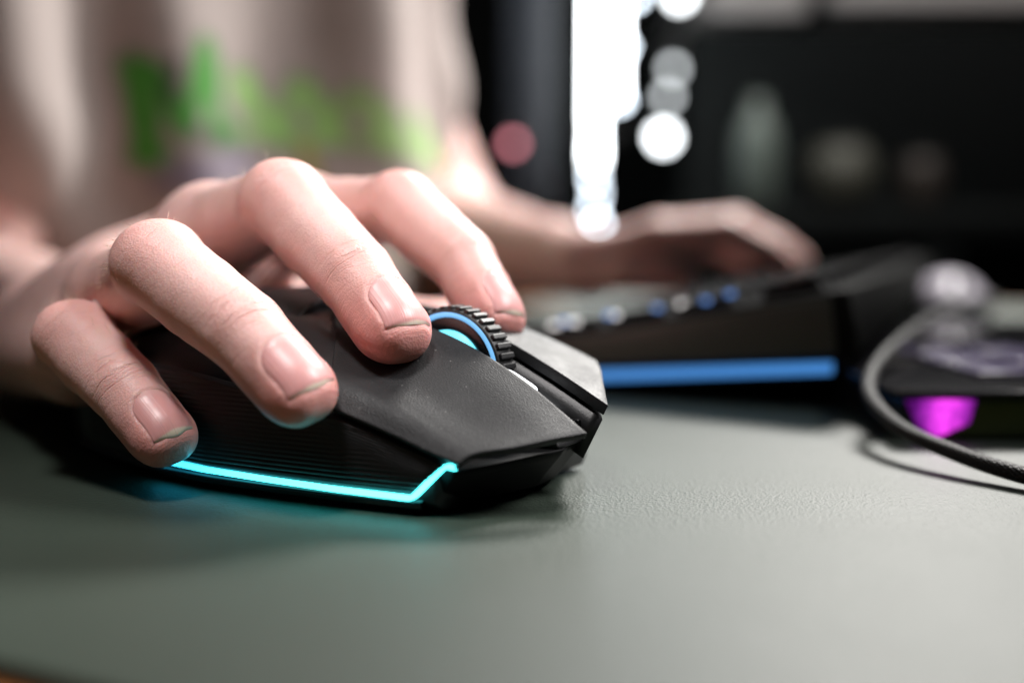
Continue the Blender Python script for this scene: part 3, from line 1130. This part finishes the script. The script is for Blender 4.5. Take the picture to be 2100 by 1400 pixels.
# fine pale hairs over the knuckles
hn = np.zeros(len(V) * 3, np.float32)
bodyo.data.vertices.foreach_get('normal', hn)
hn = hn.reshape(-1, 3)
HV, HF = [], []
for nme, cnt_ in (('ring', 120), ('middle', 110), ('index', 60), ('pinky', 50)):
    J, R, segs = finger_frames[nme]
    dP = np.linalg.norm(V - (J[2] * 0.72 + J[3] * 0.28), axis=1)
    cand = np.nonzero((dP < R[2] * 1.75) & (hn @ segs[2][1] > 0.05) & (near > 0.9))[0]
    back = unit(J[3] - J[2])
    for q in rng.choice(cand, min(cnt_, len(cand)), replace=False):
        ln = rng.uniform(1.8, 4.2)
        d0 = unit(hn[q] * rng.uniform(0.35, 0.8) + back * rng.uniform(0.3, 0.9) + rng.normal(0, 0.25, 3))
        d1 = unit(d0 + back * 0.5 - hn[q] * 0.35)
        p0 = V[q] - hn[q] * 0.1; p1 = p0 + d0 * ln * 0.5; p2 = p1 + d1 * ln * 0.5
        sx = unit(np.cross(d0, hn[q]) + 1e-6); sy = np.cross(sx, d0)
        b0 = len(HV)
        for pp, rr_ in ((p0, 0.036), (p1, 0.026)):
            for k in range(3):
                an = 2.094 * k
                HV.append(pp + rr_ * (math.cos(an) * sx + math.sin(an) * sy))
        HV.append(p2)
        for k in range(3):
            l = (k + 1) % 3
            HF.append((b0 + k, b0 + l, b0 + 3 + l, b0 + 3 + k)); HF.append((b0 + 3 + k, b0 + 3 + l, b0 + 6))
hair = link_mesh('knuckle_hair', HV, HF, plain('pale_hair', (0.62, 0.46, 0.34), 0.4), person)
tag(hair, kind='stuff')

# shirt: looser than the torso, with folds and a print
SX = axis_pts((-400, 60, 5.0)); SY = axis_pts((400, 860, 5.0)); SZ = axis_pts((-50, 400, 5.0))
D2 = np.full((len(SX), len(SY), len(SZ)), 80.0, np.float32)
P = np.ix_(SX, SY, SZ)
def s_add(a, b, r1, r2, k, flat=None, n=None):
    global D2
    D2 = smin(D2, seg_d(P, a, b, r1, r2, flat, n).astype(np.float32), k)
for sgn in (-1, 1):
    s_add(tc_ + Lt * 58 * sgn + (0, 0, -80), tc_ + Lt * 80 * sgn + (0, 0, 300), 97, 92, 40)
    s_add(tc_ + Lt * 78 * sgn + (0, 0, 325), tc_ + Lt * 112 * sgn + (0, 0, 325), 62, 56, 40)
s_add(shoulder + (0, 0, 0), elbow * 0.70 + shoulder * 0.30 + (4, -4, 0), 58, 52, 22)
s_add(ls, le * 0.66 + ls * 0.34 + (0, -6, 0), 54, 46, 26)
X, Y, Z = P
sl_ = (X - tc_[0]) * Lt[0] + (Y - tc_[1]) * Lt[1]
fr_ = (X - tc_[0]) * Fc[0] + (Y - tc_[1]) * Fc[1]
fold = 0.5 * (5.0 * np.sin((sl_ * 0.9 + Z * 0.38 + 14 * np.sin(Z * 0.02)) / 11.0) + 4.0 * np.sin((sl_ * 0.55 - Z * 0.5 + 30) / 9.0)
        + 5.0 * np.sin((sl_ + 0.15 * Z) / 17.0 + 1.0))
amp = np.clip((fr_ + 70) / 90, 0.25, 1.0)
D2 = D2 + (fold * amp).astype(np.float32)
# hollow it: cut the neck, the sleeve ends and the hem open by leaving them below the grid
V2, F2 = surface_nets(D2, SX, SY, SZ, 2)
shirt = fast_mesh('t_shirt', V2, F2, M['shirt'], person)
shirt['label'] = 'cream t-shirt with green graffiti style print'
pc_ = np.array([-160.0, 655.0, 0.0])
sv = (V2 - pc_) @ Lt - 18.0; fv = (V2 - pc_) @ Fc; zv = V2[:, 2]
colr = np.zeros((len(V2), 4), np.float32)
def stroke(s0, z0, s1, z1, w, c, al):
    p = np.stack([sv, zv], 1); a = np.array([s0, z0]); b = np.array([s1, z1]); ba = b - a
    h = np.clip(((p - a) @ ba) / (ba @ ba), 0, 1)
    d = np.linalg.norm(p - a - h[:, None] * ba, axis=1)
    m = np.clip((w - d) / 4.0 + 0.5, 0, 1) * al * (fv > 10)
    for k in range(3):
        colr[:, k] = np.where(m > 0, colr[:, k] * (1 - m) + c[k] * m, colr[:, k])
    colr[:, 3] = np.maximum(colr[:, 3], m)
gr, gl = (0.08, 0.36, 0.05), (0.36, 0.66, 0.20)
dk = (0.03, 0.05, 0.03)
for args in (
    (-130, 126, -124, 86, 7, gr, 1), (-124, 126, -108, 98, 6, gr, 1), (-112, 128, -116, 112, 4, dk, 0.8), (-106, 100, -94, 138, 6, gr, 1), (-92, 138, -84, 96, 7, gr, 1), (-100, 96, -66, 94, 5, dk, 0.7), (-80, 104, -68, 98, 5, gr, 0.9), (-128, 84, -116, 82, 6, gr, 1),
    (-70, 128, -62, 116, 6, gl, 0.9), (-58, 126, -38, 100, 8, gl, 1), (-38, 100, -26, 128, 6, gl, 0.9), (-20, 126, -8, 102, 8, gl, 1), (-8, 100, 4, 126, 5, gl, 0.95),
    (14, 122, 30, 98, 7, gl, 0.95), (30, 118, 52, 96, 6, gl, 0.75), (56, 116, 84, 90, 6, gl, 0.95), (-60, 100, 60, 98, 5, gl, 0.85), (60, 96, 110, 86, 6, gl, 0.85),
    (-112, 76, -62, 84, 8, (0.32, 0.27, 0.38), 0.8), (-120, 70, -70, 70, 3, (0.2, 0.18, 0.35), 0.7), (-24, 92, -18, 78, 5, (0.55, 0.50, 0.06), 0.9),
    (40, 40, 90, 30, 12, (0.50, 0.32, 0.08), 0.7), (100, 66, 108, 72, 6, (0.45, 0.40, 0.45), 0.6)):
    stroke(*args)
ca = shirt.data.color_attributes.new('print', 'FLOAT_COLOR', 'POINT')
ca.data.foreach_set('color', colr.ravel())

# ------------------------------------------------------------------ keyboard
K0 = np.array([88.0, 272.0, 0.0]); krz = math.atan2(-0.40, 0.917)
kb = thing('keyboard', 'black full size keyboard with glowing blue edge strip under the left hand', 'keyboard', K0, krz)
KL = 440.0
def kz_top(x):
    return 30.7 + (x + 7.3) * 0.187
def kz_bot(x):
    return 8.6 + (x + 5.5) * 0.085
prof = [(-138, kz_bot(-138) + 5.5), (0, kz_bot(0) + 5.5), (0.5, kz_bot(0) + 8), (-2.5, kz_top(-2.5)), (-12, kz_top(-12) + 0.3), (-128, kz_top(-128) - 0.2), (-138, kz_top(-138))]
prof = [(x, max(z, 1.0)) for x, z in prof]
prism('case', prof, 'y', 0.0, KL, M['kb_black'], kb, 0.8)
prism('end_panel', [(-130, kz_bot(-130) + 6.2), (-5, kz_bot(-5) + 6.2), (-7, kz_top(-7) - 1.2), (-130, kz_top(-130) - 1.2)], 'y', -0.8, 0.4, M['kb_panel'], kb, 0.3)
prism('light_strip', [(-134, kz_bot(-134) + 1.6), (-6, kz_bot(-6) + 1.3), (-6, kz_bot(-6) + 4.2), (-134, kz_bot(-134) + 4.4)], 'y', -0.5, 1.5, M['blue_strip'], kb, 0.3)
prism('under_tray', [(-134, 0.4), (-120, 0.2), (-30, kz_bot(-30) - 0.2), (-3, kz_bot(-3) + 0.0), (-3, kz_bot(-3) + 5.4), (-134, kz_bot(-134) + 5.3)], 'y', 1.6, KL - 2, M['kb_black'], kb)
for yy in (40, KL - 60):
    box('foot', (-22, -14, yy, yy + 30, 0.0, kz_bot(-18) + 1), M['kb_black'], kb, 0.5)
for yy in (20, KL - 50):
    box('foot', (-130, -122, yy, yy + 30, 0.0, 1.5), M['kb_black'], kb, 0.3)
# keycaps
slope = math.atan(0.187)
def frustum(w0, w1, d0, d1, h):
    v = [(-w0, -d0, 0), (w0, -d0, 0), (w0, d0, 0), (-w0, d0, 0), (-w1, -d1, h), (w1, -d1, h), (w1, d1, h), (-w1, d1, h)]
    f = [(0, 3, 2, 1), (4, 5, 6, 7), (0, 1, 5, 4), (1, 2, 6, 5), (2, 3, 7, 6), (3, 0, 4, 7)]
    return v, f
v, f = frustum(8.9, 7.0, 8.9, 7.0, 6.0)
key_me = bpy.data.meshes.new('keycap')
key_me.from_pydata([tuple(c * MM for c in q) for q in v], [], f)
key_me.materials.append(M['key'])
bm = bmesh.new(); bm.from_mesh(key_me)
bmesh.ops.bevel(bm, geom=list(bm.edges), offset=0.0007, segments=2, affect='EDGES')
bm.to_mesh(key_me); bm.free()
for c_ in range(22):
    for r_ in range(6):
        x = -17 - r_ * 19.2 - (4 if r_ else 0)
        yk = 13.5 + c_ * 19.3
        if (c_ in (4, 8)) and r_ == 4:
            continue
        o = link_data('keycap', key_me, kb, (x, yk, kz_top(x) - 2.6 + (0.8 if r_ == 0 else 0)), True)
        o.rotation_euler = (0, -slope * (1.0 - 0.25 * (r_ - 2.5) / 2.5), 0)
for x, z in ((-81, 19.2), (-67.5, 21.4), (-53.5, 23.8), (-40, 26.2), (-33.4, 28.1)):
    s = box('key_light', (x - 1.1, x + 1.1, 2.2, 4.0, z + 1.0, z + 2.2), M['blue_led'], kb, 0.3)
for x, yk in ((-97, 5.5), (-85, 5.2), (-79, 5.2), (-67, 6.0), (-48, 9.0)):  # glowing chips stand in for light glinting off the keycaps
    s = box('key_glint', (x - 1.4, x + 1.4, yk, yk + 1.2, kz_top(x) + 2.6, kz_top(x) + 3.8), M['glint'], kb, 0.2)

# ------------------------------------------------------------------ flat device on the right, its cable, white mouse
dv = thing('control_deck', 'flat black device with glowing magenta corner window beside the braided cable', 'device', (84.5, 234, 0), 0)
prism('body', [(2.0, 0.6), (175, 0.6), (175, 200), (2.0, 200)], 'z', 1.0, 9.6, M['gloss_black'], dv, 0.4)
top = prism('top_plate', [(0, -0.4), (178, -0.4), (178, 202), (7, 202)], 'z', 9.6, 11.2, plain('glassy_black_plate', (0.010, 0.010, 0.012), 0.10), dv, 0.3)
tube('trim', [(0.2, -0.5, 11.0), (60, -0.5, 11.0), (178, -0.5, 11.0)], 0.3, M['metal'], dv, 8)
mg = NT('magenta_window')
ng = mg.noise(420.0, 2)
sxm = mg.n('ShaderNodeSeparateXYZ'); mg.link(mg.coords(), sxm.inputs[0])
gx = mg.ramp(mg.math('ABSOLUTE', mg.math('SUBTRACT', sxm.outputs[0], 0.0112)), 0.0, 0.0085, 1.0, 0.12)
gx = mg.math('MULTIPLY', gx, mg.ramp(ng, 0.3, 0.7, 0.75, 1.15))
mg.set(color=(0.2, 0.01, 0.25), rough=0.2, emit=mg.mix(gx, (0.30, 0.01, 0.62), (0.95, 0.06, 0.92)), emit_s=mg.math('MULTIPLY', gx, 1.15))
M['magenta'] = mg.m
win = prism('lit_window', [(2.2, 9.2), (17.8, 9.2), (16.4, 4.0), (9.6, 0.9), (5.2, 3.0)], 'y', -0.3, 0.8, M['magenta'], dv, 0.15)
win['label'] = 'glowing magenta window'
prism('front_panel', [(18.4, 9.2), (90, 9.2), (90, 1.0), (12, 1.0), (17.0, 4.2)], 'y', -0.2, 0.8, plain('panel_mat_reflection', (0.06, 0.075, 0.02), 0.25), dv, 0.15)  # olive puts the mat's reflection into the panel colour
for i in range(3):
    for j in range(3):
        box('pad', (28 + i * 20, 44 + i * 20, 22 + j * 22, 40 + j * 22, 11.2, 12.6), plain('purple_pad', (0.08, 0.06, 0.15), 0.2), dv, 0.4)
for x in (8, 160):
    for yy in (8, 185):
        box('foot', (x, x + 8, yy, yy + 8, 0.0, 1.1), M['panel_black'], dv)

cable = [(118, 158, 2.3), (106, 172, 2.3), (94.9, 184.5, 2.3), (89.1, 192.8, 2.9), (83.9, 202.0, 4.2), (79.5, 213.2, 5.9), (78.2, 225.5, 8.4), (80.0, 237.8, 10.8),
         (87.4, 256.1, 13.5), (102.3, 283.6, 16.6), (129.0, 329.1, 19.6), (164.9, 389.4, 20.3), (202.5, 449.8, 19), (222, 500, 14), (232, 560, 11)]
cb = tube('braided_cable', cable, 1.6, M['braid'], None, 24, 260, attrs=True)
tag(cb, 'black braided cable curving round the magenta lit device', 'cable')

# white mouse lying behind the device
WS = 0.68
wm = thing('white_mouse', 'small white rounded mouse on the far side of the mat', 'mouse', (245, 602, 0), math.radians(-100))
SXm = axis_pts((-45, 45, 2.0)); SYm = axis_pts((-75, 75, 2.0)); SZm = axis_pts((-4, 46, 2.0))
X, Y, Z = np.ix_(SYm, SXm, SZm)
prf = 34 * np.sqrt(np.clip(1 - ((X + 8) / 66.0) ** 2, 0, 1)) 
Dm = (np.sqrt((X / 58) ** 2 + (Y / 31) ** 2 + (np.maximum(Z, 0) / 36) ** 2) - 1) * 30
Dm = np.maximum(Dm, 0.8 - Z)
Vw, Fw = surface_nets(Dm.astype(np.float32), SYm, SXm, SZm, 2)
wm.scale = (WS, WS, WS)
w0 = link_mesh('shell', Vw, Fw, M['white_plastic'], wm, local=True)
lathe_y('scroll_wheel', [(0.1, -3), (8, -3), (8.6, -2), (8.6, 2), (8, 3), (0.1, 3)], M['panel_black'], wm, 24, (34, 0, 24))
box('foot', (-40, 40, -12, 12, 0.0, 1.4), M['panel_black'], wm)

# ------------------------------------------------------------------ dark room behind
def px_x(px, d):
    return (px - 1050) / 2200 * d


cab = thing('cabinet', 'tall dark navy cabinet standing behind the desk', 'cabinet', (20, 1650, -760))
box('carcass', (-30, 48, 0, 400, 0, 1700), M['navy'], cab, 3)
box('door', (-28, 46, -18, -1, 40, 1690), M['navy'], cab, 2)
box('handle', (36, 40, -34, -18, 700, 900), M['metal'], cab, 1)
lampo = thing('tube_lamp', 'tall white glowing double tube floor lamp beside the cabinet', 'lamp', (115, 1500, -760))
tube('tube', [(-1, 0, 905), (-1, 0, 1500)], 7, M['lamp_white'], lampo, 20)
tube('tube', [(25, 0, 992), (25, 0, 1500)], 9, M['lamp_white'], lampo, 20)
def ball(name, c, r, mat, parent):
    rows = [[(c[0] + r * math.sin(math.pi * i / 8) * math.cos(2 * math.pi * k / 12), c[1] + r * math.sin(math.pi * i / 8) * math.sin(2 * math.pi * k / 12), c[2] - r * math.cos(math.pi * i / 8)) for k in range(12)] for i in range(1, 8)]
    V_ = [p for row in rows for p in row]
    return link_mesh(name, V_, grid_faces(7, 12, True) + [tuple(range(11, -1, -1)), tuple(range(72, 84))], mat, parent, local=True)
for x_, z_, r_, m_n in ((-2, 885, 6, 'bead'), (1, 862, 5, 'bead'), (-3, 842, 5, 'bead'), (4, 823, 5.5, 'bead'), (32, 992, 7, 'bead'), (36, 1062, 7, 'bead'), (52, 1130, 7, 'bead')):
    ball('lamp_bead', (x_, -6, z_), r_, M[m_n], lampo)
tube('stand', [(-4, 0, 12), (-4, 0, 792)], 9, M['black'], lampo, 12)
box('bracket', (-8, 40, -4, 4, 940, 960), M['black'], lampo, 1)
lathe_o = box('base', (-110, 110, -110, 110, 0, 14), M['black'], lampo, 4)
def bulb(x, z, r, mat, label, grp=None):
    e = thing('hanging_bulb', label, 'bulb', (x, 1520, z), 0, grp)
    n = 14
    prof_ = [(0, -r)] + [(r * math.sin(math.pi * i / 10), -r * math.cos(math.pi * i / 10)) for i in range(1, 10)]
    V_ = []; F_ = []
    for i, (rr_, zz) in enumerate(prof_[1:]):
        for k in range(n):
            V_.append((rr_ * math.cos(2 * math.pi * k / n), rr_ * math.sin(2 * math.pi * k / n), zz))
    F_ = grid_faces(len(prof_) - 1, n, True) + [tuple(range(n))[::-1], tuple(range((len(prof_) - 2) * n, (len(prof_) - 1) * n))]
    link_mesh('globe', V_, F_, mat, e, local=True)
    tube('socket', [(0, 0, r * 0.8), (0, 0, r + 14)], r * 0.45 + 2, M['black'], e, 10)
    tube('cord', [(0, 0, r + 12), (0, 0, 1200 - z)], 1.2, M['black'], e, 6)
for px, py, r, mt, lb_ in ((1356, 285, 13, 'bulb', 'large white lit bulb hanging lowest beside the tube lamp'), (1364, 205, 8, 'bulb_dim', 'small dim bulb hanging just above the large white bulb'),
                           (1374, 150, 8, 'bulb_dim', 'small dim bulb hanging second above the large white bulb'), (1385, 5, 12, 'bulb', 'white lit bulb hanging high beside the tube lamp')):
    bulb(px_x(px, 1520), 45 + (485 - py) / 2200 * 1520, r, M[mt], lb_)
bulb(px_x(1052, 1520), 45 + (485 - 298) / 2200 * 1520, 8, M['bulb_pink'], 'pink glowing bulb hanging before the navy cabinet')

sh = thing('wall_shelf', 'pale grey shelf board across the dark wall', 'shelf', (0, 1900, 45))
box('board', (px_x(1440, 1900), px_x(1640, 1900), 0, 600, 385, 440), M['shelf'], sh, 2)
box('board', (px_x(1690, 1900), px_x(2500, 1900), 0, 600, 400, 450), M['shelf'], sh, 2)
box('bracket', (px_x(1645, 1900), px_x(1685, 1900), 20, 690, 400, 440), M['black'], sh, 2)
mon = thing('monitor', 'black switched off monitor back on the dark side of the room', 'monitor', (700, 1750, -20))
box('panel', (-420, 520, 0, 40, 60, 400), M['wall'], mon, 6)
box('stand', (-30, 30, 10, 60, -700, 200), M['wall'], mon, 3)
box('base', (-140, 140, -80, 120, -740, -700), M['wall'], mon, 3)
bench = thing('low_bench', 'low black bench in the dark behind the keyboard', 'bench', (560, 1560, -760))
box('top', (-330, 420, -60, 100, 820, 845), M['wall'], bench, 3)
for x_ in (-310, 380):
    for y_ in (-50, 70):
        box('leg', (x_, x_ + 30, y_, y_ + 30, 0, 820), M['wall'], bench)
def vessel(name, label, cat, x, y, z, prof, mat, cap=None):
    e = thing(name, label, cat, (x, y, z))
    V_, n = [], 28
    for r, h in prof:
        V_ += [(r * math.cos(2 * math.pi * k / n), r * math.sin(2 * math.pi * k / n), h) for k in range(n)]
    F_ = grid_faces(len(prof), n, True) + [tuple(range(n - 1, -1, -1)), tuple(range((len(prof) - 1) * n, len(prof) * n))]
    link_mesh('glass', V_, F_, mat, e, local=True)
    if cap:
        tube('cap', [(0, 0, prof[-1][1] - 1), (0, 0, prof[-1][1] + cap[1])], cap[0], M['wall'], e, 16)
vessel('bottle', 'pale grey green bottle standing on the low black bench', 'bottle', px_x(1545, 1545), 1545, 85, [(26, 0), (29, 4), (29, 95), (24, 118), (12, 135), (12, 158)], plain('pale_green_glass', (0.10, 0.125, 0.11), 0.5), (14, 18))
vessel('jar', 'round olive jar beside the pale bottle on the bench', 'jar', px_x(1715, 1560), 1560, 85, [(30, 0), (46, 14), (50, 45), (44, 78), (28, 92)], plain('olive_glaze', (0.035, 0.035, 0.025), 0.6), (29, 12))
vessel('jar', 'small brown jar at the bench end', 'jar', px_x(1880, 1560), 1560, 85, [(24, 0), (30, 8), (30, 60), (22, 74)], plain('brown_glaze', (0.02, 0.014, 0.010), 0.6), (23, 10))
